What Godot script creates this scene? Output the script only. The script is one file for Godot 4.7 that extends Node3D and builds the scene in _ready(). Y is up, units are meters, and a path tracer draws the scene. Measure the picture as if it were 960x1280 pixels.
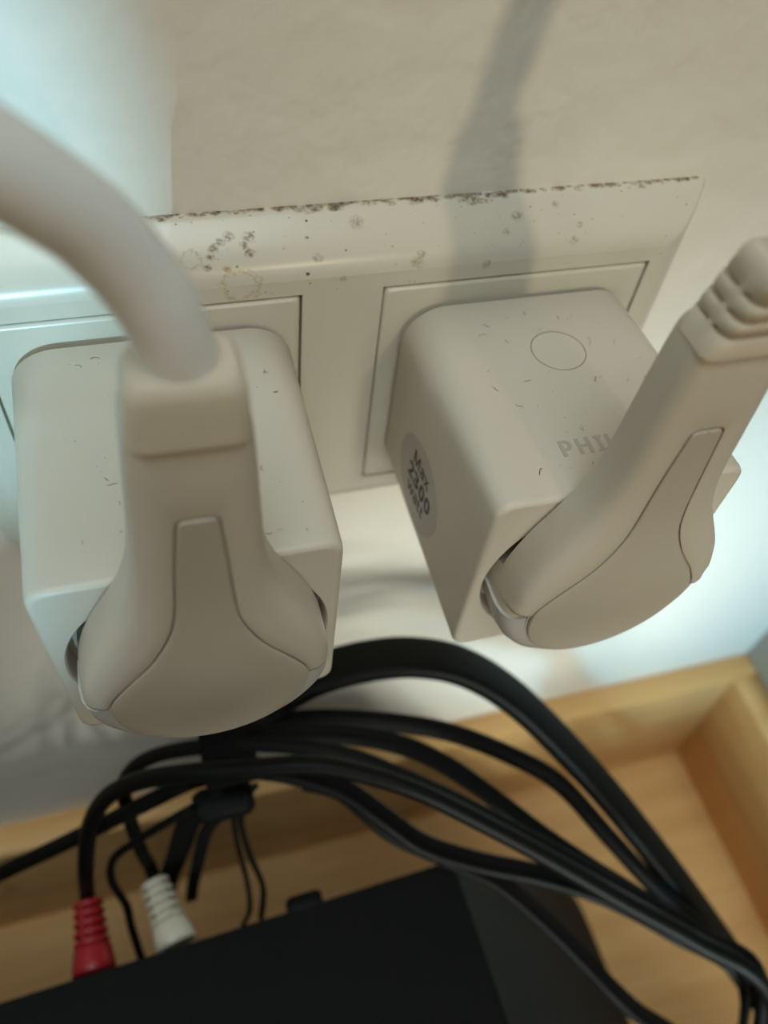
extends Node3D

const MM := 0.001
var rng := RandomNumberGenerator.new()
var M := {}

# ---------------------------------------------------------------- helpers
func v(x: float, y: float, z: float) -> Vector3:
	return Vector3(x, y, z) * MM

func mm(list: Array) -> PackedVector3Array:
	var out := PackedVector3Array()
	for p in list:
		out.append(Vector3(p[0], p[1], p[2]) * MM)
	return out

func mat(col: Color, rough := 0.5, metal := 0.0) -> StandardMaterial3D:
	var m := StandardMaterial3D.new()
	m.albedo_color = col
	m.roughness = rough
	m.metallic = metal
	return m

func begin() -> SurfaceTool:
	var st := SurfaceTool.new()
	st.begin(Mesh.PRIMITIVE_TRIANGLES)
	st.set_smooth_group(0)
	return st

func put(called: String, st: SurfaceTool, m: Material, parent: Node = self) -> MeshInstance3D:
	st.index()
	st.generate_normals()
	return put_mesh(called, st.commit(), m, parent)

func put_mesh(called: String, mesh: Mesh, m: Material, parent: Node = self) -> MeshInstance3D:
	var o := MeshInstance3D.new()
	o.name = called
	o.mesh = mesh
	o.material_override = m
	parent.add_child(o, true)
	return o

func thing(called: String, label: String, category: String, at := Vector3.ZERO, group := "") -> Node3D:
	var o := Node3D.new()
	o.name = called
	add_child(o, true)
	o.position = at
	tag(o, label, category, group)
	return o

func tag(o: Node, label: String, category: String, group := "") -> void:
	o.set_meta("label", label)
	o.set_meta("category", category)
	if group != "":
		o.set_meta("group", group)

func tri(st: SurfaceTool, a: Vector3, b: Vector3, c: Vector3) -> void:
	st.add_vertex(a)
	st.add_vertex(b)
	st.add_vertex(c)

func quad(st: SurfaceTool, a: Vector3, b: Vector3, c: Vector3, d: Vector3) -> void:
	# corners given anticlockwise seen from outside
	tri(st, a, c, b)
	tri(st, a, d, c)

# closed rings (anticlockwise seen from the end they run towards), joined in order
func loft(st: SurfaceTool, rings: Array, cap_first := true, cap_last := true, group := 0) -> void:
	st.set_smooth_group(group)
	for i in range(rings.size() - 1):
		var a: PackedVector3Array = rings[i]
		var b: PackedVector3Array = rings[i + 1]
		var n := a.size()
		for k in n:
			var j := (k + 1) % n
			quad(st, a[k], a[j], b[j], b[k])
	if cap_first:
		st.set_smooth_group(group + 1)
		fan(st, rings[0], true)
	if cap_last:
		st.set_smooth_group(group + 2)
		fan(st, rings[rings.size() - 1], false)
	st.set_smooth_group(group)

func fan(st: SurfaceTool, ring: PackedVector3Array, flip: bool) -> void:
	var c := Vector3.ZERO
	for p in ring:
		c += p
	c /= ring.size()
	for k in ring.size():
		var j := (k + 1) % ring.size()
		if flip:
			tri(st, c, ring[k], ring[j])
		else:
			tri(st, c, ring[j], ring[k])

# rounded rectangle, n points by turning angle, in the xy plane at height z (mm)
func rrect(hx: float, hy: float, r: float, z: float, seg := 6, cx := 0.0, cy := 0.0) -> PackedVector3Array:
	var out := PackedVector3Array()
	var cs := [[1, 1, 0.0], [-1, 1, 90.0], [-1, -1, 180.0], [1, -1, 270.0]]
	for c in cs:
		for i in seg + 1:
			var a := deg_to_rad(c[2] + 90.0 * i / seg)
			out.append(v(cx + c[0] * (hx - r) + r * cos(a), cy + c[1] * (hy - r) + r * sin(a), z))
	return out

func circle(r: float, z: float, n: int, cx := 0.0, cy := 0.0) -> PackedVector3Array:
	var out := PackedVector3Array()
	for i in n:
		var a := TAU * i / n
		out.append(v(cx + r * cos(a), cy + r * sin(a), z))
	return out

func moved(ring: PackedVector3Array, t: Transform3D) -> PackedVector3Array:
	var out := PackedVector3Array()
	for p in ring:
		out.append(t * p)
	return out

func lathe(st: SurfaceTool, prof: Array, t: Transform3D, n := 24, group := 0) -> void:
	# prof: [radius, z] along +z of t
	var rings := []
	for p in prof:
		rings.append(moved(circle(p[0], p[1], n), t))
	loft(st, rings, true, true, group)

func smooth(pts: PackedVector3Array, per := 7) -> PackedVector3Array:
	var out := PackedVector3Array()
	var n := pts.size()
	for i in n - 1:
		var a := pts[max(i - 1, 0)]
		var b := pts[i]
		var c := pts[i + 1]
		var d := pts[min(i + 2, n - 1)]
		for k in per:
			var t := float(k) / per
			out.append(0.5 * (2.0 * b + (c - a) * t + (2.0 * a - 5.0 * b + 4.0 * c - d) * t * t + (3.0 * b - a - 3.0 * c + d) * t * t * t))
	out.append(pts[n - 1])
	return out

# sweep a section (list of Vector2 in mm, anticlockwise) along a path in metres
func sweep(st: SurfaceTool, path: PackedVector3Array, section: PackedVector2Array, up: Vector3, group := 0, twist := 0.0) -> void:
	var rings := []
	var side := Vector3.ZERO
	for i in path.size():
		var t := (path[min(i + 1, path.size() - 1)] - path[max(i - 1, 0)]).normalized()
		if i == 0:
			side = t.cross(up).normalized()
		else:
			side = (side - t * side.dot(t)).normalized()
		var nrm := side.cross(t).normalized()
		var a := twist * i / path.size()
		var ring := PackedVector3Array()
		for q in section:
			var r := q.rotated(a)
			ring.append(path[i] - side * r.x * MM + nrm * r.y * MM)
		rings.append(ring)
	loft(st, rings, true, true, group)

func round_section(r: float, n := 12) -> PackedVector2Array:
	var s := PackedVector2Array()
	for i in n:
		s.append(Vector2.from_angle(TAU * i / n) * r)
	return s

func flat_section(hw: float, hh: float, r: float, seg := 4) -> PackedVector2Array:
	var s := PackedVector2Array()
	for p in rrect(hw, hh, r, 0.0, seg):
		s.append(Vector2(p.x, p.y) / MM)
	return s

func twin_section(r: float) -> PackedVector2Array:
	# two round cores moulded side by side with a waist between them
	var s := PackedVector2Array()
	for i in 9:
		s.append(Vector2(r * 0.92, 0) + Vector2.from_angle(deg_to_rad(-125.0 + 250.0 * i / 8)) * r)
	for i in 9:
		s.append(Vector2(-r * 0.92, 0) + Vector2.from_angle(deg_to_rad(55.0 + 250.0 * i / 8)) * r)
	return s

func slab(st: SurfaceTool, lo: Vector3, hi: Vector3, r := 0.3) -> void:
	# chamfered block, corners in mm
	var c := (lo + hi) * 0.5
	var h := (hi - lo) * 0.5
	var rings := []
	for q in [[r, -h.z], [0.0, -h.z + r], [0.0, h.z - r], [r, h.z]]:
		rings.append(rrect(h.x - q[0], h.y - q[0], r, c.z + q[1], 2, c.x, c.y))
	loft(st, rings)

func structure(called: String, lo: Vector3, hi: Vector3, m: Material, label: String, category: String) -> MeshInstance3D:
	var b := BoxMesh.new()
	b.size = (hi - lo) * MM
	var o := put_mesh(called, b, m)
	o.position = (lo + hi) * 0.5 * MM
	o.set_meta("kind", "structure")
	tag(o, label, category)
	return o

# ---------------------------------------------------------------- textures
func wood_image() -> Image:
	var w := 1024
	var im := Image.create(w, w, false, Image.FORMAT_RGB8)
	var n1 := FastNoiseLite.new()
	n1.seed = 4
	n1.frequency = 0.012
	var n2 := FastNoiseLite.new()
	n2.seed = 9
	n2.frequency = 0.06
	var a := Color(0.93, 0.765, 0.525)
	var b := Color(0.80, 0.595, 0.355)
	for y in w:
		for x in w:
			# seamless across the tile by blending two copies
			var g := n1.get_noise_2d(x * 0.16, y * 1.6) * 0.9 + n2.get_noise_2d(x * 0.10, y * 2.2) * 0.35
			var t := clampf(0.38 + 0.5 * g, 0.0, 1.0)
			im.set_pixel(x, y, a.lerp(b, t))
	# a few knots
	for k in [[250, 330, 17.0], [700, 610, 12.0], [480, 820, 20.0], [880, 190, 13.0], [120, 700, 10.0]]:
		for y in range(-60, 61):
			for x in range(-90, 91):
				var d := sqrt(pow(x / 1.5, 2) + y * y) + n2.get_noise_2d(x * 2.0, y * 2.0) * 5.0
				var f := clampf((k[2] - d) / 9.0, 0.0, 1.0) * 0.8 + clampf(1.0 - absf(d - k[2] * 1.7) / 7.0, 0.0, 1.0) * 0.22
				if f > 0.0:
					var px := posmod(k[0] + x, w)
					var py := posmod(k[1] + y, w)
					im.set_pixel(px, py, im.get_pixel(px, py).lerp(Color(0.30, 0.17, 0.08), f))
	im.generate_mipmaps()
	return im

const PW := 1640
const PH := 900
func stamp(im: Image, cx: float, cy: float, r: float, col: Color, strength: float, ring := false, stretch := 1.0) -> void:
	# cx, cy, r in mm on the plate; the texture holds 10 pixels to the millimetre
	var nn := FastNoiseLite.new()
	nn.seed = int(cx * 37.0 + cy * 91.0) + 500
	nn.frequency = 0.09
	var px := (cx + 82.0) * 10.0
	var py := (45.0 - cy + 0.79 * (40.1 - cy)) * 10.0
	var rr := r * 10.0
	for y in range(int(py - rr * 1.5), int(py + rr * 1.5) + 1):
		for x in range(int(px - rr * 1.5 * stretch), int(px + rr * 1.5 * stretch) + 1):
			if x < 0 or y < 0 or x >= PW or y >= PH:
				continue
			var d := Vector2((x - px) / stretch, y - py).length() / rr
			d += nn.get_noise_2d(x * 0.5, y * 0.5) * 0.35
			var f := 0.0
			if ring:
				f = clampf(1.0 - absf(d - 0.85) / 0.2, 0.0, 1.0) * 0.7
			else:
				f = clampf((1.0 - d) * 1.4, 0.0, 1.0)
			f *= clampf(0.6 + nn.get_noise_2d(x * 1.2, y * 1.2) * 1.1, 0.0, 1.0) * strength
			if f > 0.0:
				im.set_pixel(x, y, im.get_pixel(x, y).lerp(col, f))

func plate_image(base: Color) -> Image:
	var im := Image.create(PW, PH, false, Image.FORMAT_RGB8)
	im.fill(base)
	var brown := Color(0.40, 0.30, 0.20)
	var dark := Color(0.16, 0.12, 0.09)
	# limescale-like ring and the brown smudges near it
	stamp(im, -18.7, 31.6, 3.6, Color(0.62, 0.48, 0.25), 0.6, true)
	stamp(im, -20.8, 33.6, 0.9, Color(0.5, 0.36, 0.15), 0.9)
	stamp(im, -26.6, 35.0, 1.9, brown, 0.40, true)
	for s in [[-22.6, 36.0, 0.9], [-21.4, 36.7, 0.8], [-19.6, 37.2, 1.0], [-16.3, 37.0, 1.2], [-16.6, 35.3, 0.9], [-24.0, 34.0, 0.7], [-23.2, 35.1, 0.8], [-17.4, 36.2, 0.8]]:
		stamp(im, s[0], s[1], s[2] * 1.25, brown, 0.8)
	for s in [[-6.2, 36.4, 0.35], [-5.9, 38.3, 0.3], [-6.8, 32.3, 0.5], [0.4, 34.6, 0.3]]:
		stamp(im, s[0], s[1], s[2], dark, 1.3)
	for s in [[3.0, 37.7, 1.6], [-4.8, 34.0, 1.2], [13.5, 32.4, 1.5], [14.4, 33.4, 1.1], [-0.3, 31.3, 0.9], [31.3, 35.1, 0.9], [33.8, 36.9, 1.4], [45.1, 33.4, 1.2], [46.3, 35.3, 0.9], [27.4, 31.4, 1.1], [41.7, 38.0, 1.0]]:
		stamp(im, s[0], s[1], s[2], brown, 0.42)
	# scattered specks
	for k in 90:
		var x := rng.randf_range(-30.0, 70.0)
		var y := rng.randf_range(30.0, 40.0)
		stamp(im, x, y, rng.randf_range(0.12, 0.32), brown, rng.randf_range(0.2, 0.8))
	# grime line along the upper edge
	for k in 330:
		var x := rng.randf_range(-40.0, 74.0)
		var heavy := 1.0 + 1.2 * exp(-pow((x - 24.0) / 9.0, 2)) + 0.8 * exp(-pow((x + 2.0) / 8.0, 2)) + 0.4 * exp(-pow((x - 55.0) / 14.0, 2))
		stamp(im, x, 40.2 - absf(rng.randfn(0.0, 0.22)) * heavy, rng.randf_range(0.25, 0.6) * sqrt(heavy), dark if rng.randf() < 0.22 * heavy - 0.12 else brown, rng.randf_range(0.25, 0.75), false, 1.8)
	im.generate_mipmaps()
	return im

func noise_normal(freq: float, strength: float, sd: int) -> NoiseTexture2D:
	var n := FastNoiseLite.new()
	n.seed = sd
	n.frequency = freq
	n.fractal_octaves = 4
	var t := NoiseTexture2D.new()
	t.width = 512
	t.height = 512
	t.seamless = true
	t.noise = n
	t.as_normal_map = true
	t.bump_strength = strength
	return t

func make_materials() -> void:
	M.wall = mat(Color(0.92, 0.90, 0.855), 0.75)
	M.wall.normal_enabled = true
	M.wall.normal_texture = noise_normal(0.02, 8.0, 3)
	M.wall.normal_scale = 0.14
	M.wall.uv1_triplanar = true
	M.wall.uv1_world_triplanar = true
	M.wall.uv1_scale = Vector3.ONE * 7.0
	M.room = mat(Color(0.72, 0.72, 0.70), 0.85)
	M.frame = mat(Color.WHITE, 0.28)
	M.frame.albedo_texture = ImageTexture.create_from_image(plate_image(Color(0.82, 0.795, 0.735)))
	M.insert = mat(Color(0.82, 0.795, 0.735), 0.30)
	M.housing = mat(Color(0.825, 0.79, 0.735), 0.42)
	M.plug = mat(Color(0.785, 0.745, 0.685), 0.42)
	M.panel = mat(Color(0.72, 0.68, 0.62), 0.45)
	M.collar = mat(Color(0.74, 0.73, 0.71), 0.38)
	M.relief = mat(Color(0.83, 0.79, 0.715), 0.5)
	M.white_cable = mat(Color(0.92, 0.92, 0.91), 0.42)
	M.sticker = mat(Color(0.66, 0.64, 0.61), 0.35)
	M.ink = mat(Color(0.10, 0.10, 0.10), 0.5)
	M.print = mat(Color(0.72, 0.69, 0.65), 0.4)
	M.dust = mat(Color(0.56, 0.51, 0.44), 0.9)
	M.brass = mat(Color(0.75, 0.72, 0.68), 0.25, 1.0)
	M.black = mat(Color(0.028, 0.029, 0.028), 0.5)
	M.black.metallic_specular = 0.25
	M.black_matt = mat(Color(0.03, 0.03, 0.029), 0.6)
	M.black_matt.metallic_specular = 0.25
	M.strap = mat(Color(0.035, 0.035, 0.035), 0.95)
	M.strap.metallic_specular = 0.25
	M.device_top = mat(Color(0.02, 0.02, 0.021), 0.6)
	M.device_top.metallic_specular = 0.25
	M.device_side = mat(Color(0.14, 0.165, 0.18), 0.75)  # dark grey, with daylight on the sides put into its lighter blue tint
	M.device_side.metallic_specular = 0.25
	M.red = mat(Color(0.60, 0.075, 0.12), 0.42)
	M.boot_white = mat(Color(0.80, 0.77, 0.70), 0.42)
	M.chrome = mat(Color(0.8, 0.8, 0.8), 0.2, 1.0)
	M.wood = mat(Color.WHITE, 0.5)
	M.wood.albedo_texture = ImageTexture.create_from_image(wood_image())
	M.wood.uv1_triplanar = true
	M.wood.uv1_world_triplanar = true
	M.wood.uv1_scale = Vector3.ONE * 2.2

# ---------------------------------------------------------------- the socket plate
func build_plate() -> void:
	var t := thing("double_socket", "wide cream double wall socket plate with grimy upper edge and brown stains", "wall socket")
	var st := begin()
	var rings := []
	for p in [[0.0, 0.0], [0.0, 0.9], [0.5, 1.8], [1.6, 3.4], [3.2, 5.4], [4.9, 7.2], [6.2, 8.2], [7.6, 8.8], [9.0, 9.0]]:
		rings.append(rrect(75.3 - p[0], 40.1 - p[0], 0.9, p[1], 4))
	loft(st, rings, false, false)
	# flat front with two square openings, in strips
	var xs := [-66.3, -63.4, -7.6, 7.6, 63.4, 66.3]
	st.set_smooth_group(5)
	for i in 5:
		var a: float = xs[i]
		var b: float = xs[i + 1]
		var spans := [[-31.1, -27.9], [27.9, 31.1]]
		if i % 2 == 0:
			spans = [[-31.1, 31.1]]
		for s in spans:
			quad(st, v(a, s[0], 9), v(b, s[0], 9), v(b, s[1], 9), v(a, s[1], 9))
	st.set_smooth_group(-1)
	for cx in [-35.5, 35.5]:
		var r := [Vector2(-27.9, -27.9), Vector2(27.9, -27.9), Vector2(27.9, 27.9), Vector2(-27.9, 27.9)]
		for k in 4:
			var p: Vector2 = r[k] + Vector2(cx, 0)
			var q: Vector2 = r[(k + 1) % 4] + Vector2(cx, 0)
			quad(st, v(q.x, q.y, 9), v(p.x, p.y, 9), v(p.x, p.y, 2), v(q.x, q.y, 2))
	var mesh := uv_planar(st)
	put_mesh("socket_frame", mesh, M.frame, t)
	for cx in [-35.5, 35.5]:
		var s2 := begin()
		var rr := []
		for p in [[0.0, 0.5], [0.0, 8.4], [0.3, 8.9], [0.9, 9.1]]:
			rr.append(rrect(27.5 - p[0], 27.5 - p[0], 0.8, p[1], 3, cx))
		loft(s2, rr)
		put("socket_insert", s2, M.insert, t)

func uv_planar(st: SurfaceTool) -> ArrayMesh:
	st.index()
	st.generate_normals()
	var am := st.commit()
	var arr := am.surface_get_arrays(0)
	var vs: PackedVector3Array = arr[Mesh.ARRAY_VERTEX]
	var uv := PackedVector2Array()
	for p in vs:
		uv.append(Vector2((p.x / MM + 82.0) * 10.0 / PW, (45.0 - p.y / MM + 0.7 * p.z / MM) * 10.0 / PH))
	arr[Mesh.ARRAY_TEX_UV] = uv
	var out := ArrayMesh.new()
	out.add_surface_from_arrays(Mesh.PRIMITIVE_TRIANGLES, arr)
	return out

# ---------------------------------------------------------------- the two cubic adapters
const WELL := 20.9
func build_adapter(label: String, cx: float, cy: float, depth: float, spread: float) -> Node3D:
	var t := thing("smart_plug", label, "plug adapter", v(cx, cy, 10.0), "square white adapters in the wall socket")
	var st := begin()
	var n := 160
	var rings := []
	var h := 23.0
	for p in [[0.7, 0.0, 7.6], [0.0, 0.7, 8.0], [0.0, depth * 0.35, 6.3], [0.0, depth * 0.7, 4.4], [0.0, depth - 1.1, 2.9], [0.12, depth - 0.5, 2.8], [0.45, depth - 0.12, 2.6], [1.0, depth, 2.4]]:
		var ring := square_by_angle(h - p[0], p[2], p[1], n)
		# the sides spread a little towards the socket
		for i in n:
			ring[i].x *= 1.0 + spread * (1.0 - p[1] / depth)
		rings.append(ring)
	loft(st, rings, true, false)
	# front face with the round well the mains plug sits in
	st.set_smooth_group(6)
	var well := []
	for q in [[WELL + 0.35, depth], [WELL, depth - 0.4], [WELL, depth - 5.0]]:
		well.append(circle(q[0], q[1], n))
	loft(st, [rings[rings.size() - 1], well[0]], false, false, 6)
	loft(st, well, false, true, 10)
	put("housing", st, M.housing, t)
	# the neck that closes on the socket
	var b := begin()
	lathe(b, [[19.0, -0.9], [19.0, 0.1]], Transform3D.IDENTITY, 40)
	put("socket_collar", b, M.housing, t)
	return t

func square_by_angle(h: float, r: float, z: float, n: int) -> PackedVector3Array:
	var out := PackedVector3Array()
	for i in n:
		var a := TAU * i / n
		var d := Vector2(cos(a), sin(a))
		var s := h / maxf(absf(d.x), absf(d.y))
		var p := d * s
		var k := h - r
		if absf(p.x) > k and absf(p.y) > k:
			var c := Vector2(signf(d.x) * k, signf(d.y) * k)
			var bb := d.dot(c)
			p = d * (bb + sqrt(maxf(bb * bb - c.length_squared() + r * r, 0.0)))
		out.append(v(p.x, p.y, z))
	return out

func words(called: String, text: String, cap: float, weight: int, m: Material, parent: Node, xf: Transform3D, depth := 0.12) -> MeshInstance3D:
	var f := SystemFont.new()
	f.font_names = PackedStringArray(["Droid Sans"])
	f.font_weight = weight
	var spaced := FontVariation.new()
	spaced.base_font = f
	spaced.spacing_glyph = 2 if weight > 600 else 0
	var t := TextMesh.new()
	t.font = spaced
	t.text = text
	t.font_size = 48
	t.pixel_size = cap * MM / (48 * 0.714)
	t.depth = depth * MM
	t.curve_step = 1.0
	var o := put_mesh(called, t, m, parent)
	o.transform = xf
	return o

func lint(parent: Node3D, called: String, lo: Vector3, hi: Vector3, up: Vector3, count: int) -> void:
	# short fibres and specks of dust lying on a face; lo/hi in mm
	var st := begin()
	st.set_smooth_group(-1)
	for k in count:
		var p := Vector3(rng.randf_range(lo.x, hi.x), rng.randf_range(lo.y, hi.y), rng.randf_range(lo.z, hi.z)) * MM
		var a := rng.randf() * TAU
		var d := (Basis(up, a) * (Vector3.RIGHT if absf(up.x) < 0.5 else Vector3.FORWARD)).normalized()
		var e := up.cross(d).normalized()
		var w := rng.randf_range(0.03, 0.07) * MM
		var seg := rng.randi_range(2, 5)
		if rng.randf() < 0.4:
			seg = 1
		var l := rng.randf_range(0.15, 0.45) * MM
		var q := p + up * 0.03 * MM
		for s in seg:
			var d2 := d.rotated(up, rng.randf_range(-0.9, 0.9))
			var r := q + d2 * l
			quad(st, q - e * w, r - e * w, r + e * w, q + e * w)
			quad(st, q - e * w, q + e * w, r + e * w, r - e * w)
			q = r
			d = d2
			e = up.cross(d).normalized()
	var o := put(called, st, M.dust, parent)
	o.set_meta("kind", "stuff")

# ---------------------------------------------------------------- the angled mains plugs
func plug_outline() -> Array:
	# right half, bottom to top: [body point, front panel point] in mm
	var body := PackedVector3Array()
	var pan := PackedVector3Array()
	for i in 17:
		var a := deg_to_rad(-90.0 + 98.0 * i / 16)
		body.append(Vector3(19.6 * cos(a), 19.6 * sin(a), 0))
		pan.append(Vector3(15.7 * cos(a), 17.4 * sin(a), 0))
	var b2 := [[18.5, 8.2], [16.5, 14.2], [13.5, 20.0], [11.0, 25.0], [9.4, 30.0], [8.5, 36.0], [8.0, 44.0], [7.5, 52.0], [7.1, 57.0], [6.6, 59.6], [5.4, 60.6], [3.0, 60.9], [0.0, 60.9]]
	var p2 := [[14.6, 5.0], [11.9, 9.6], [7.9, 15.4], [5.2, 21.3], [4.3, 26.0], [3.9, 31.0], [3.5, 36.5], [3.1, 41.0], [2.9, 43.2], [2.7, 44.4], [2.1, 45.0], [1.2, 45.2], [0.0, 45.2]]
	for i in b2.size():
		body.append(Vector3(b2[i][0], b2[i][1], 0))
		pan.append(Vector3(p2[i][0], p2[i][1], 0))
	body = smooth(body, 3)
	pan = smooth(pan, 3)
	return [body, pan]

func full_ring(half: PackedVector3Array) -> PackedVector3Array:
	# mirror the right half; runs anticlockwise seen from +z
	var out := PackedVector3Array()
	for i in half.size():
		out.append(half[i])
	for i in range(half.size() - 2, 0, -1):
		out.append(Vector3(-half[i].x, half[i].y, half[i].z))
	return out

func inset(ring: PackedVector3Array, d: float) -> PackedVector3Array:
	var out := PackedVector3Array()
	var n := ring.size()
	for i in n:
		var t := ring[(i + 1) % n] - ring[(i + n - 1) % n]
		var nn := Vector3(-t.y, t.x, 0).normalized()
		out.append(ring[i] + nn * d)
	return out

func front_z(p: Vector3) -> float:
	# the front swells over the disc and falls a little towards the neck's end
	return 13.2 + 2.6 * exp(-(p.x * p.x + pow(p.y - 6.0, 2)) / 260.0) - 0.012 * maxf(p.y - 30.0, 0.0)

func build_plug(label: String, at: Vector3, turn: float, relief_len: float, lean: float) -> Node3D:
	var t := thing("power_plug", label, "power plug", at * MM, "angled white mains plugs")
	t.rotation.z = turn
	var o := plug_outline()
	var body := full_ring(o[0])
	var pan := full_ring(o[1])
	var n := body.size()
	var st := begin()
	var rings := []
	for q in [[-0.03, 0.0, 0], [0.0, 0.35, 0], [0.0, 0.58, 1], [0.03, 0.73, 1], [0.10, 0.85, 1], [0.22, 0.93, 1], [0.42, 0.98, 1], [0.70, 1.0, 1], [0.96, 1.0, 1], [1.0, 0.985, 1]]:
		var ring := PackedVector3Array()
		for i in n:
			var p := body[i].lerp(pan[i], maxf(q[0], 0.0))
			var zb := 0.0 if body[i].length() < 19.75 and body[i].y < 12.0 else 5.4
			var arc: bool = mini(i, n - i) < 47
			var z := lerpf(zb, front_z(p) - (1.5 if arc else 0.0), q[1])
			ring.append(Vector3(p.x, p.y, z) * MM)
		rings.append(ring)
	# the narrow channel round the front panel
	var deep := PackedVector3Array()
	var floor_ring := PackedVector3Array()
	var in1 := inset(pan, 0.03)
	var in2 := inset(pan, 0.55)
	for i in n:
		deep.append(Vector3(in1[i].x, in1[i].y, front_z(pan[i]) - 0.8) * MM)
		floor_ring.append(Vector3(in2[i].x, in2[i].y, front_z(pan[i]) - 0.8) * MM)
	loft(st, rings, true, false)
	loft(st, [rings[rings.size() - 1], deep], false, false, 20)
	loft(st, [deep, floor_ring], false, true, 24)
	put("plug_body", st, M.plug, t)
	# front panel
	var s2 := begin()
	var pr := []
	for q in [[0.42, -0.75], [0.36, -0.2], [0.42, -0.02], [0.7, 0.08]]:
		var r := inset(pan, q[0])
		var ring := PackedVector3Array()
		for p in r:
			ring.append(Vector3(p.x, p.y, front_z(p) + q[1]) * MM)
		pr.append(ring)
	loft(s2, pr, true, false)
	# the swelling front, in strips from edge to edge
	s2.set_smooth_group(0)
	var top: PackedVector3Array = pr[pr.size() - 1]
	var half: int = o[1].size()
	for i in half - 1:
		for j in 10:
			var q := []
			for c in [[i, j], [i, j + 1], [i + 1, j + 1], [i + 1, j]]:
				var e: Vector3 = top[c[0]] / MM
				var w := Vector3(e.x * (1.0 - 0.2 * c[1]), e.y, 0.0)
				w.z = front_z(w) + 0.08
				q.append(w * MM)
			quad(s2, q[0], q[3], q[2], q[1])
	put("front_panel", s2, M.panel, t)
	# crescent collar round the lower rim
	var s3 := begin()
	var prof := [Vector2(19.4, 2.5), Vector2(20.1, 3.2), Vector2(20.2, 8.4), Vector2(19.8, 10.6), Vector2(19.0, 12.0), Vector2(17.9, 12.75), Vector2(16.8, 13.0), Vector2(15.9, 12.9), Vector2(16.1, 11.6), Vector2(18.6, 8.0)]
	var cr := []
	for i in 49:
		var a := deg_to_rad(-177.0 + 174.0 * i / 48)
		var ring := PackedVector3Array()
		for j in range(prof.size() - 1, -1, -1):
			var q: Vector2 = prof[j]
			# the inner edge follows the panel, which is narrower than deep
			var wx := q.x - (1.5 if q.x < 17.0 and q.y > 11.0 else 0.0) * absf(cos(a)) + (1.0 if q.x < 17.0 and q.y > 11.0 else 0.0) * absf(sin(a))
			ring.append(Vector3(wx * cos(a), wx * sin(a), q.y) * MM)
		cr.append(ring)
	loft(s3, cr)
	put("collar", s3, M.collar, t)
	# strain relief: a plain tapered sleeve, or one slotted by gaps that leave a rib at each corner
	var s4 := begin()
	var cz := 9.2
	if relief_len <= 0.0:
		var plain := []
		for q in [[6.5, 4.1, 58.0], [6.5, 4.1, 61.2], [6.2, 4.1, 64.5], [5.8, 4.0, 66.0], [5.2, 3.5, 66.6]]:
			plain.append(sleeve_ring(q[0], q[1], 2.0, q[2], cz + lean))
		loft(s4, plain)
	else:
		# slots cut round the sleeve, each broken by an uncut spine along the side
		var rr := []
		for k in 4:
			var y := 60.0 + k * 2.8
			var stops := [[0.0, 0.0], [1.85, 0.0], [2.0, 0.15], [2.05, 1.5], [2.7, 1.5], [2.72, 0.15]]
			if k == 3:
				stops = [[0.0, 0.0], [2.6, 0.0], [3.3, 0.15], [3.8, 0.6]]
			if k == 0:
				stops[0] = [-1.6, 0.0]
			for q in stops:
				var f: float = (y + q[0] - 60.0) / 12.0
				rr.append(slotted_ring(lerpf(6.9, 5.3, f), lerpf(3.95, 4.3, f), q[1], y + q[0], cz + lean * maxf(f, 0.0), k == 3))
		loft(s4, rr)
	put("strain_relief", s4, M.relief, t)
	return t

func sleeve_ring(hx: float, hz: float, r: float, y: float, z: float) -> PackedVector3Array:
	var ring := PackedVector3Array()
	for p in rrect(hx, hz, r, 0.0, 4):
		ring.append(Vector3(p.x, y * MM, z * MM - p.y))
	return ring

func slotted_ring(hx: float, hz: float, cut: float, y: float, z: float, whole: bool) -> PackedVector3Array:
	var ring := PackedVector3Array()
	var base := rrect(hx, hz, 1.8, 0.0, 5)
	var n := base.size()
	for i in n:
		# corner points and, along the straight runs, points between them
		var a := base[i] / MM
		var b := base[(i + 1) % n] / MM
		var steps := 8 if a.distance_to(b) > 1.0 else 1
		for k in steps:
			var p := a.lerp(b, float(k) / steps)
			var side := absf(absf(p.x) - hx) < 0.05 and p.y > -1.2 and p.y < 0.5
			var c := minf(cut, 0.05) if side and not whole else cut
			var inn := Vector3(p.x - signf(p.x) * c * minf(1.0, absf(p.x) / hx), p.y - signf(p.y) * c * minf(1.0, absf(p.y) / hz), 0.0)
			ring.append(Vector3(inn.x, y, z - inn.y) * MM)
	return ring

# ---------------------------------------------------------------- leads
func lead(called: String, label: String, pts: Array, section: PackedVector2Array, m: Material, group := "", up := Vector3.UP, twist := 0.0) -> MeshInstance3D:
	var st := begin()
	sweep(st, smooth(mm(pts)), section, up, 0, twist)
	var o := put(called, st, m)
	tag(o, label, "cable", group)
	return o

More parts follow.
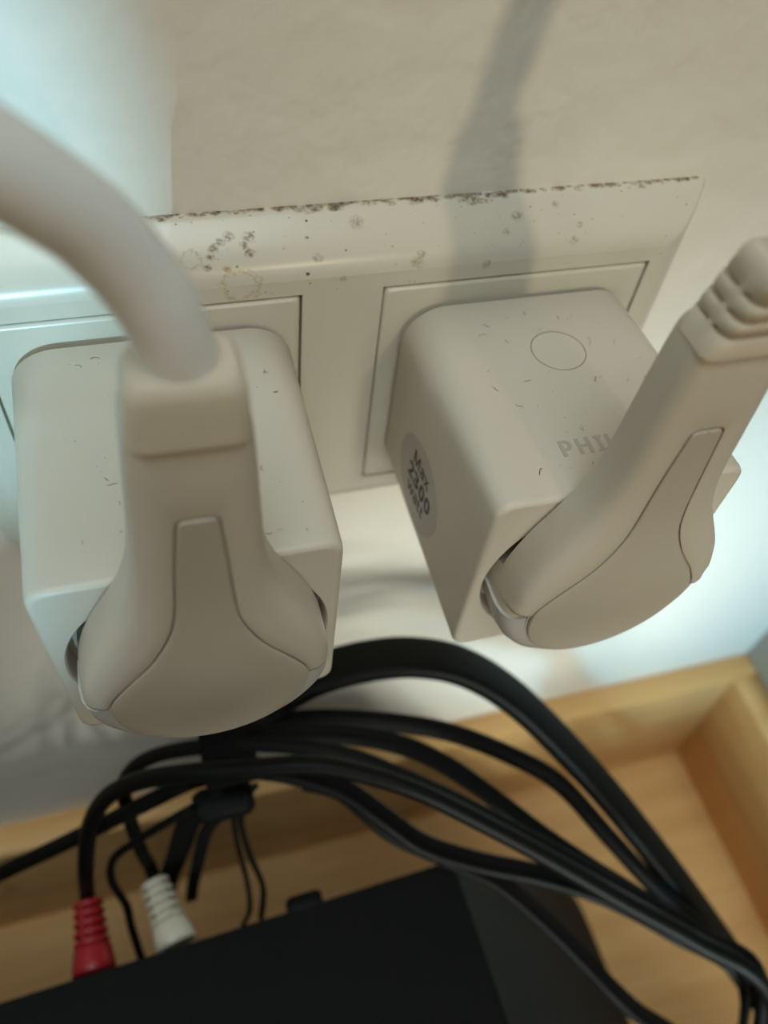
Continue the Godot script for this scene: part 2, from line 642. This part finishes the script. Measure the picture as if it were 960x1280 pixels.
func ribbed_boot(parent: Node3D, at: Vector3, dir: Vector3, m: Material) -> void:
	# cinch plug: thin ribbed sleeve, flaring body, chrome shell; dir points into the jack
	var z := dir.normalized()
	var x := Vector3.UP.cross(z).normalized()
	var t := Transform3D(Basis(x, z.cross(x), z), at * MM)
	var st := begin()
	lathe(st, [[2.6, 0.0], [2.9, 0.3], [3.1, 13.4]], t, 20)
	for k in 5:
		var f := k / 4.0
		var z0 := 0.2 + k * 2.8
		var r := lerpf(4.5, 5.3, f)
		lathe(st, [[r - 0.25, z0], [r, z0 + 0.25], [r, z0 + 1.15], [r - 0.25, z0 + 1.4]], t, 20, 4)
	for a in [90.0, 270.0]:
		var c := Vector2.from_angle(deg_to_rad(a + 25.0)) * 3.7
		var rings := []
		for q in [[0.2, 0.75], [13.0, 0.95]]:
			rings.append(moved(circle(q[1], q[0], 8, c.x, c.y), t))
		loft(st, rings)
	put("ribbed_sleeve", st, m, parent)
	var s2 := begin()
	lathe(s2, [[4.6, 13.0], [5.3, 13.3], [5.6, 14.5], [6.3, 18.5], [6.4, 20.6], [6.0, 21.0]], t, 24)
	put("plug_shell", s2, m, parent)

# ---------------------------------------------------------------- scene
func _ready() -> void:
	rng.seed = 77
	# camera
	var cam := Camera3D.new()
	cam.name = "camera"
	add_child(cam)
	cam.position = v(-34.907, 124.217, 127.089)
	cam.rotation = Vector3(-0.918048, -0.398665, 0.158739)
	var lens := CameraAttributesPhysical.new()
	lens.frustum_focal_length = 19.361
	lens.frustum_near = 0.005
	lens.frustum_far = 50.0
	lens.frustum_focus_distance = 0.136
	lens.exposure_aperture = 8.4
	cam.attributes = lens
	cam.current = true
	# air of the closed room: nothing comes through its walls
	var env := Environment.new()
	env.background_mode = Environment.BG_COLOR
	env.background_color = Color(0.55, 0.62, 0.70)
	env.tonemap_mode = Environment.TONE_MAPPER_LINEAR
	env.tonemap_exposure = 0.98
	env.sdfgi_enabled = true
	env.ssao_enabled = true
	env.ssil_enabled = true
	var we := WorldEnvironment.new()
	we.name = "world"
	we.environment = env
	add_child(we)
	# soft light from an unseen source overhead, placed to light tops and wall
	var overhead := AreaLight3D.new()
	overhead.name = "unseen_ceiling_light"
	overhead.area_size = Vector2(1.4, 1.2)
	overhead.light_color = Color(0.95, 1.0, 1.0)
	overhead.light_energy = 3.3
	overhead.area_range = 8.0
	overhead.area_attenuation = 2.0
	overhead.shadow_enabled = true
	add_child(overhead)
	overhead.look_at_from_position(Vector3(-0.1, 2.1, 0.75), Vector3(0.0, 0.0, 0.2), Vector3.FORWARD)
	# unseen warm lamp low in the room, placed to cast the plug's shadow band
	var lamp := SpotLight3D.new()
	lamp.name = "unseen_warm_lamp"
	lamp.light_color = Color(1.0, 0.92, 0.78)
	lamp.light_energy = 0.26
	lamp.light_size = 0.03
	lamp.spot_range = 8.0
	lamp.spot_angle = 6.5
	lamp.spot_attenuation = 2.0
	lamp.shadow_enabled = true
	add_child(lamp)
	lamp.look_at_from_position(Vector3(0.19, 0.40, 1.15), Vector3(0.065, 0.065, 0.0))
	# unseen low light on wall under the adapters, skirting and floor: four spots
	for p in [[0.195, 0.05], [0.195, -0.14], [0.04, -0.02], [0.04, -0.22]]:
		var low_spot := SpotLight3D.new()
		low_spot.name = "unseen_low_light"
		low_spot.light_color = Color(0.98, 1.0, 0.95)
		low_spot.light_energy = 0.33
		low_spot.light_size = 0.09
		low_spot.spot_range = 8.0
		low_spot.spot_angle = 9.0
		low_spot.spot_angle_attenuation = 0.8
		low_spot.spot_attenuation = 2.0
		low_spot.shadow_enabled = true
		add_child(low_spot, true)
		low_spot.look_at_from_position(Vector3(p[0], p[1], 0.95), Vector3(0.085, -0.145, 0.0))
	# unseen daylight: two narrow cones shape the bright patches at right and left
	var day := SpotLight3D.new()
	day.name = "unseen_daylight_right"
	day.light_color = Color(0.42, 0.82, 1.0)
	day.light_energy = 1.15
	day.light_size = 0.05
	day.spot_range = 8.0
	day.spot_angle = 6.2
	day.spot_angle_attenuation = 0.5
	day.spot_attenuation = 2.0
	day.shadow_enabled = true
	add_child(day)
	day.look_at_from_position(Vector3(0.17, 0.02, 1.5), Vector3(0.21, -0.115, 0.0))
	var day2 := SpotLight3D.new()
	day2.name = "unseen_daylight_left"
	day2.light_color = Color(0.68, 0.91, 1.0)
	day2.light_energy = 1.9
	day2.light_size = 0.012
	day2.spot_range = 8.0
	day2.spot_angle = 3.65
	day2.spot_angle_attenuation = 0.08
	day2.spot_attenuation = 2.0
	day2.shadow_enabled = true
	add_child(day2)
	day2.look_at_from_position(Vector3(-0.36, 0.11, 1.5), Vector3(-0.131, 0.046, 0.0))

	make_materials()

	# the room
	structure("wall_back", Vector3(-2500, -430, -100), Vector3(224, 2200, 0), M.wall, "rough white painted wall behind the double socket", "wall")
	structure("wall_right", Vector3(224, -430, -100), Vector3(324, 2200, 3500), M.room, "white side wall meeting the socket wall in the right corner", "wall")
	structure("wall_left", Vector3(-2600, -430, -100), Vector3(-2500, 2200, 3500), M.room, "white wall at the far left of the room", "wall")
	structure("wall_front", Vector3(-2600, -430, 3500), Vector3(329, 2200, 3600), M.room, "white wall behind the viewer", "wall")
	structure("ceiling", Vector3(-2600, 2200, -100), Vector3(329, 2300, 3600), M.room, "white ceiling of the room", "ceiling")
	structure("floor", Vector3(-2600, -430, -100), Vector3(329, -330, 3600), M.wood, "knotty orange brown wooden floor below the socket", "floor")
	var b1 := begin()
	slab(b1, Vector3(-2499, -330, 0), Vector3(224, -227.5, 12), 1.2)
	var bb := put("baseboard_back", b1, M.wood)
	bb.set_meta("kind", "structure")
	tag(bb, "wooden skirting board along the foot of the socket wall", "skirting board")
	var b2 := begin()
	# its face leans out towards the top
	loft(b2, [mm([[223.9, -330, 12], [222.5, -330, 12], [210, -228.5, 12], [211, -227.5, 12], [223.9, -227.5, 12]]), mm([[223.9, -330, 3499], [222.5, -330, 3499], [210, -228.5, 3499], [211, -227.5, 3499], [223.9, -227.5, 3499]])], true, true)
	var br := put("baseboard_right", b2, M.wood)
	br.set_meta("kind", "structure")
	tag(br, "wooden skirting board running forward from the right corner", "skirting board")

	build_plate()

	# adapters
	var left := build_adapter("square white plug adapter in the left socket, under the blurred white cable", -35.0, 0.0, 50.0, 0.085)
	lint(left, "dust_specks", Vector3(-15, 23, 4), Vector3(20, 23, 47), Vector3.UP, 45)
	var right := build_adapter("square white plug adapter in the right socket, with round button and grey sticker", 36.0, 0.3, 49.0, 0.045)
	lint(right, "dust_specks", Vector3(-15, 23, 3), Vector3(21, 23, 46), Vector3.UP, 60)
	var btn := begin()
	lathe(btn, [[5.15, -0.6], [5.15, 0.0], [4.95, 0.06]], Transform3D(Basis(Vector3.RIGHT, Vector3.FORWARD, Vector3.UP), v(1.2, 23.0, 16.2)), 48)
	put("button", btn, M.housing, right)
	var groove := begin()
	ring_flat(groove, 5.17, 5.26, Transform3D(Basis(Vector3.RIGHT, Vector3.FORWARD, Vector3.UP), v(1.2, 23.03, 16.2)))
	put("button_gap", groove, M.ink, right)
	words("brand_print", "PHILIPS", 2.7, 800, M.print, right, Transform3D(Basis(Vector3.RIGHT, Vector3.FORWARD, Vector3.UP), v(1.0, 23.02, 39.3)))
	var stick := begin()
	var side := Basis(Vector3.BACK, Vector3.UP, Vector3.LEFT).rotated(Vector3.UP, atan(0.0211))
	lathe(stick, [[11.0, -0.1], [11.0, 0.05], [10.93, 0.09]], Transform3D(side, v(-23.61, -6.2, 20.2)), 56)
	var sticker := put("rating_sticker", stick, M.sticker, right)
	words("sticker_print", "Max", 2.6, 400, M.ink, sticker, Transform3D(side, v(-23.71, -1.0, 20.4)))
	words("sticker_print", "2300", 4.0, 800, M.ink, sticker, Transform3D(side, v(-23.70, -6.0, 21.0)))
	words("sticker_print", "watt", 2.1, 400, M.ink, sticker, Transform3D(side, v(-23.71, -10.2, 20.2)))
	# two rows of print too small to read
	var small := begin()
	for q in [[-13.1, 14.8, 17.2], [-13.1, 17.7, 22.0], [-13.1, 22.5, 25.2], [-14.5, 16.2, 19.6], [-14.5, 20.1, 24.0]]:
		slab(small, Vector3(q[1] - 20.2, q[0] + 9.8, -0.05), Vector3(q[2] - 20.2, q[0] + 10.4, 0.03), 0.03)
	var sp := put("small_print", small, M.print, sticker)
	sp.transform = Transform3D(side, v(-23.71, -9.8, 20.2))

	# mains plugs with their leads
	var pl := build_plug("angled white plug in the left adapter, its thick cable rising blurred towards the viewer", Vector3(-34.6, 0.0, 55.0), deg_to_rad(-1.8), 0.0, 0.3)
	var wc := begin()
	sweep(wc, smooth(mm([[0.2, 62, 8.2], [-0.2, 67, 9], [-1.6, 73, 9.2], [-3.6, 77.6, 9.3], [-6.4, 82.5, 9.9], [-9.4, 86.2, 10.8], [-12.5, 89.4, 11.4], [-17, 93, 11.8], [-27, 97, 14], [-60, 97, 20], [-130, 70, 35], [-230, -20, 60], [-340, -180, 90], [-400, -290, 110], [-440, -322, 150], [-470, -325.5, 300]])), round_section(3.85, 20), Vector3.BACK)
	put("mains_cable", wc, M.white_cable, pl)
	var pr := build_plug("angled white plug in the right adapter, with ribbed strain relief", Vector3(36.2, 0.5, 54.0), 0.0, 11.0, 2.2)
	var wr := begin()
	sweep(wr, smooth(mm([[0, 66, 10.5], [0, 73, 11.5], [1, 82, 12], [4, 95, 14], [9, 115, 20], [18, 150, 40], [40, 230, 80], [85, 360, 100], [135, 560, 70], [165, 850, 20], [172, 1200, -20], [172, 1700, -30]])), round_section(3.85, 16), Vector3.BACK)
	put("mains_cable", wr, M.white_cable, pr)

	# the black box the sound leads go into
	var dev := thing("speaker_box", "black box with sloping sides, cinch plugs in its back", "speaker", v(31.0, -330.0, 72.4))
	dev.rotation.y = deg_to_rad(2.0)
	var sd := begin()
	var dr := []
	for q in [[0.0, 101.0, 30.0], [160.0, 11.0, 14.0], [176.5, 1.2, 3.0], [179.3, 0.0, 2.5]]:
		dr.append(device_ring(q[1], q[2], q[0]))
	loft(sd, dr)
	put("cabinet", sd, M.device_side, dev)
	var stp := begin()
	loft(stp, [device_ring(-0.4, 2.2, 179.2), device_ring(-0.4, 2.2, 179.7), device_ring(-1.0, 2.0, 180.0)])
	put("top_panel", stp, M.device_top, dev)
	var kn := begin()
	slab(kn, Vector3(-54, 172, -4.0), Vector3(-43, 180.6, 1.0), 1.0)  # small raised bump on the rear top edge
	put("rear_bump", kn, M.device_top, dev)

	build_black_leads()

func ring_flat(st: SurfaceTool, r0: float, r1: float, t: Transform3D) -> void:
	st.set_smooth_group(-1)
	var n := 60
	for i in n:
		var a := Vector2.from_angle(TAU * i / n)
		var b := Vector2.from_angle(TAU * (i + 1) / n)
		quad(st, t * v(a.x * r0, a.y * r0, 0), t * v(a.x * r1, a.y * r1, 0), t * v(b.x * r1, b.y * r1, 0), t * v(b.x * r0, b.y * r0, 0))

func device_ring(out: float, r: float, y: float) -> PackedVector3Array:
	# plan of the black box, back edge at z = 0, right side at x = 0; only the sides flare
	var ring := PackedVector3Array()
	var back := -maxf(out, 0.0) * 0.2
	var lo := Vector2(-270.0 - out, -200.0 - out * 0.3)
	var hi := Vector2(out, -back)
	for p in rrect((hi.x - lo.x) * 0.5, (hi.y - lo.y) * 0.5, r, 0.0, 6, (hi.x + lo.x) * 0.5, (hi.y + lo.y) * 0.5):
		ring.append(Vector3(p.x, y * MM, -p.y))
	return ring

func build_black_leads() -> void:
	var g := "black leads bundled under the left plug"
	lead("flat_cable", "thickest flat black cable arching highest of the bundle to the lower right", [[-28.1, -97.9, 31.5], [-16.2, -94.4, 28.8], [-4.3, -91.6, 26.8], [9.5, -88.6, 27.4], [23.1, -88.2, 29.6], [37.0, -91.8, 34.1], [51.4, -101.6, 42.1], [66.0, -115.5, 54.5], [81.0, -131.3, 69.6], [99.8, -153.7, 90.3], [119.3, -178.3, 114.4], [140.5, -204.8, 145.7], [170.5, -239.6, 191.2], [192.0, -300.0, 230.0], [201.0, -324.0, 280.0], [201.0, -325.0, 420.0]], flat_section(6.4, 2.7, 2.2), M.black, g, Vector3(0, 1, -0.2))
	lead("round_cable", "black cable just beneath the thick flat one, joining it at the lower right", [[-28.6, -109.2, 31.5], [-19.3, -105.3, 32.4], [-5.8, -102.9, 35.3], [12.0, -103.1, 40.4], [30.1, -105.6, 46.9], [48.5, -112.4, 56.2], [62.8, -120.5, 65.5], [77.1, -135.2, 80.7], [92.1, -150.3, 96.7], [107.0, -162.2, 111.6], [122.9, -175.0, 131.9], [147.9, -240.6, 177.6], [180.0, -300.0, 220.0], [187.0, -326.0, 280.0], [187.0, -327.0, 420.0]], round_section(2.8), M.black_matt, g)
	lead("twin_cable", "thin black twin cable crossing between the round cable and the sound leads", [[-31.6, -94.6, 40.3], [-18.8, -91.9, 41.8], [-1.9, -92.2, 45.6], [12.8, -94.5, 51.2], [25.3, -99.7, 58.5], [37.6, -107.1, 68.7], [50.5, -116.1, 79.5], [63.9, -124.5, 89.8], [78.3, -133.6, 99.8], [95.7, -145.4, 112.9], [113.6, -157.3, 131.6], [138.7, -235.6, 173.8], [170.0, -300.0, 222.0], [177.0, -326.0, 280.0], [177.0, -327.0, 420.0]], twin_section(1.5), M.black, g)
	lead("twin_cable", "lower black twin cable sagging just above the corner of the black box", [[-26.5, -96.7, 47.6], [-16.4, -97.1, 51.7], [-4.5, -99.8, 58.1], [5.1, -105.5, 66.1], [15.4, -113.5, 73.9], [31.4, -121.8, 80.6], [50.1, -127.3, 87.8], [69.9, -136.3, 97.0], [91.4, -151.0, 109.6], [113.5, -164.7, 128.4], [130.1, -241.7, 162.9], [160.2, -300.0, 214.9], [167.0, -326.0, 280.0], [167.0, -327.0, 420.0]], twin_section(1.6), M.black, g)
	lead("twin_cable", "black twin cable lying over the sloping side of the black box", [[-13.9, -104.9, 51.1], [-3.6, -107.0, 56.3], [8.0, -115.7, 67.8], [23.7, -125.7, 76.3], [37.8, -134.3, 84.2], [51.7, -146.4, 96.7], [62.9, -156.7, 109.2], [76.4, -168.5, 124.9], [105.9, -205.0, 146.1], [147.7, -290.0, 205.2], [158.0, -324.0, 270.0], [158.0, -326.0, 420.0]], twin_section(1.6), M.black_matt, g)
	lead("round_cable", "black cable leaving the bundle towards the left edge", [[-520, -325, 60], [-420, -318, 50], [-300, -280, 42], [-200, -220, 41], [-129.3, -172.9, 40.9], [-105.6, -154.5, 40.9], [-88.9, -141.4, 41.8], [-70.3, -125.5, 43.1], [-55.4, -113.3, 43.8], [-44.7, -107.6, 43.3], [-38.9, -106.2, 43.4]], round_section(2.4), M.black_matt, g)
	lead("thin_wire", "thin black wire hanging in a loop down to the back of the black box", [[-27, -104.5, 49.5], [-30, -109, 51], [-32.5, -120, 53.5], [-31.5, -136, 58.5], [-29, -152, 65], [-31, -165, 71]], round_section(0.95, 8), M.black_matt, g)
	lead("thin_wire", "thinner black wire of the hanging pair, nearer the bundle", [[-30, -104, 51.5], [-34, -110, 54], [-34.5, -127, 58], [-33.5, -144, 64], [-34, -158, 69], [-37, -166, 71.5]], round_section(0.8, 8), M.black_matt, g)
	lead("thin_wire", "black wire curling in a small loop behind the red and white plugs", [[-44, -104, 51.5], [-52, -110, 52], [-62, -123, 51], [-70, -137, 50], [-72.5, -148, 53], [-70.5, -160, 58], [-71, -172, 62], [-70, -182, 70]], round_section(1.3, 8), M.black_matt, g)
	lead("cable_strap", "dark flat strap hanging from the bundle behind the white plug", [[-35, -105.5, 49], [-41, -110, 49.5], [-46.5, -120, 50], [-52.5, -149, 49.5], [-60, -190, 47], [-65, -225, 47]], flat_section(3.6, 0.9, 0.7, 3), M.strap, g, Vector3.BACK)
	lead("cable_strap", "dark strap end hanging right of the white plug", [[-33, -107.5, 51.5], [-39, -114, 53], [-43, -124, 53.5], [-46.8, -147, 54], [-50.5, -173, 53.5], [-53, -195, 53]], flat_section(2.0, 0.9, 0.7, 3), M.strap, g, Vector3.BACK)
	# tie that gathers the bundle
	var tie := begin()
	var wraps := []
	for q in [[9.2, -7.0], [10.0, -6.6], [10.0, 6.6], [9.2, 7.0], [8.9, 6.6], [8.9, -6.6], [9.2, -7.0]]:
		wraps.append(moved(circle(q[0], q[1], 32), Transform3D(Basis(Vector3.BACK, Vector3.UP, Vector3.LEFT), v(-33.0, -96.0, 40.5))))
	loft(tie, wraps, false, false)
	var tn := put("cable_tie", tie, M.strap)
	tag(tn, "black wrap gathering the leads below the left plug", "cable tie")
	# the clip the straps hang from
	var clip := begin()
	slab(clip, Vector3(-44.5, -112, 46.5), Vector3(-28, -104.6, 55), 1.6)
	var cn := put("cable_clip", clip, M.device_top)
	tag(cn, "small black clip under the bundle where the dark straps hang down", "clip")
	# the stereo pair
	for k in 2:
		var t: Node3D
		var pts: Array
		var at: Vector3
		var to: Vector3
		var m: Material = M.red
		if k == 0:
			t = thing("audio_lead", "red cinch plug on its black lead, at the back of the black box", "audio cable", Vector3.ZERO, "red and white cinch leads")
			pts = [[-82.4, -164, 54], [-82.3, -163.5, 50], [-77.8, -136.4, 50.8], [-72.9, -117.0, 46.1], [-66.5, -102.0, 44.8], [-57.7, -89.7, 46.6], [-46.3, -81.6, 50.0], [-31.0, -77.7, 53.9], [-15.8, -75.8, 57.1], [-4.6, -76.9, 61.0], [10.3, -80.5, 68.3], [25.9, -89.0, 77.4], [42.8, -100.2, 87.4], [64.8, -114.2, 101.8], [85.3, -125.7, 115.4], [105.1, -136.8, 131.9], [128.8, -199.6, 162.7], [142.0, -290.0, 228.0], [149.0, -325.0, 285.0], [149.0, -327.0, 420.0]]
			at = Vector3(-82.3, -164, 53.0)
			to = Vector3(-81.6, -164, 74.0)
		else:
			t = thing("audio_lead", "white cinch plug on its black lead, right of the red one", "audio cable", Vector3.ZERO, "red and white cinch leads")
			pts = [[-62.0, -164, 53], [-62.4, -163.5, 48], [-63.2, -147.1, 46.3], [-63.7, -127.5, 40.6], [-62.2, -113.5, 37.0], [-56.3, -103.1, 36.4], [-46.2, -93.6, 39.1], [-29.7, -88.4, 43.3], [-13.8, -86.7, 48.7], [-1.9, -88.2, 53.4], [9.8, -91.2, 60.2], [21.7, -95.8, 67.4], [38.5, -104.7, 77.6], [56.3, -115.2, 88.6], [74.5, -125.0, 100.7], [92.3, -133.2, 113.8], [107.5, -141.4, 127.7], [115.0, -189.7, 156.3], [134.0, -285.0, 225.0], [140.0, -325.0, 290.0], [140.0, -327.0, 420.0]]
			at = Vector3(-61.9, -164, 52.0)
			to = Vector3(-57.2, -164, 72.6)
			m = M.boot_white
		var st := begin()
		sweep(st, smooth(mm(pts)), round_section(2.4 if k == 0 else 2.1), Vector3.RIGHT)
		put("audio_cable", st, M.black, t)
		ribbed_boot(t, at, to - at, m)
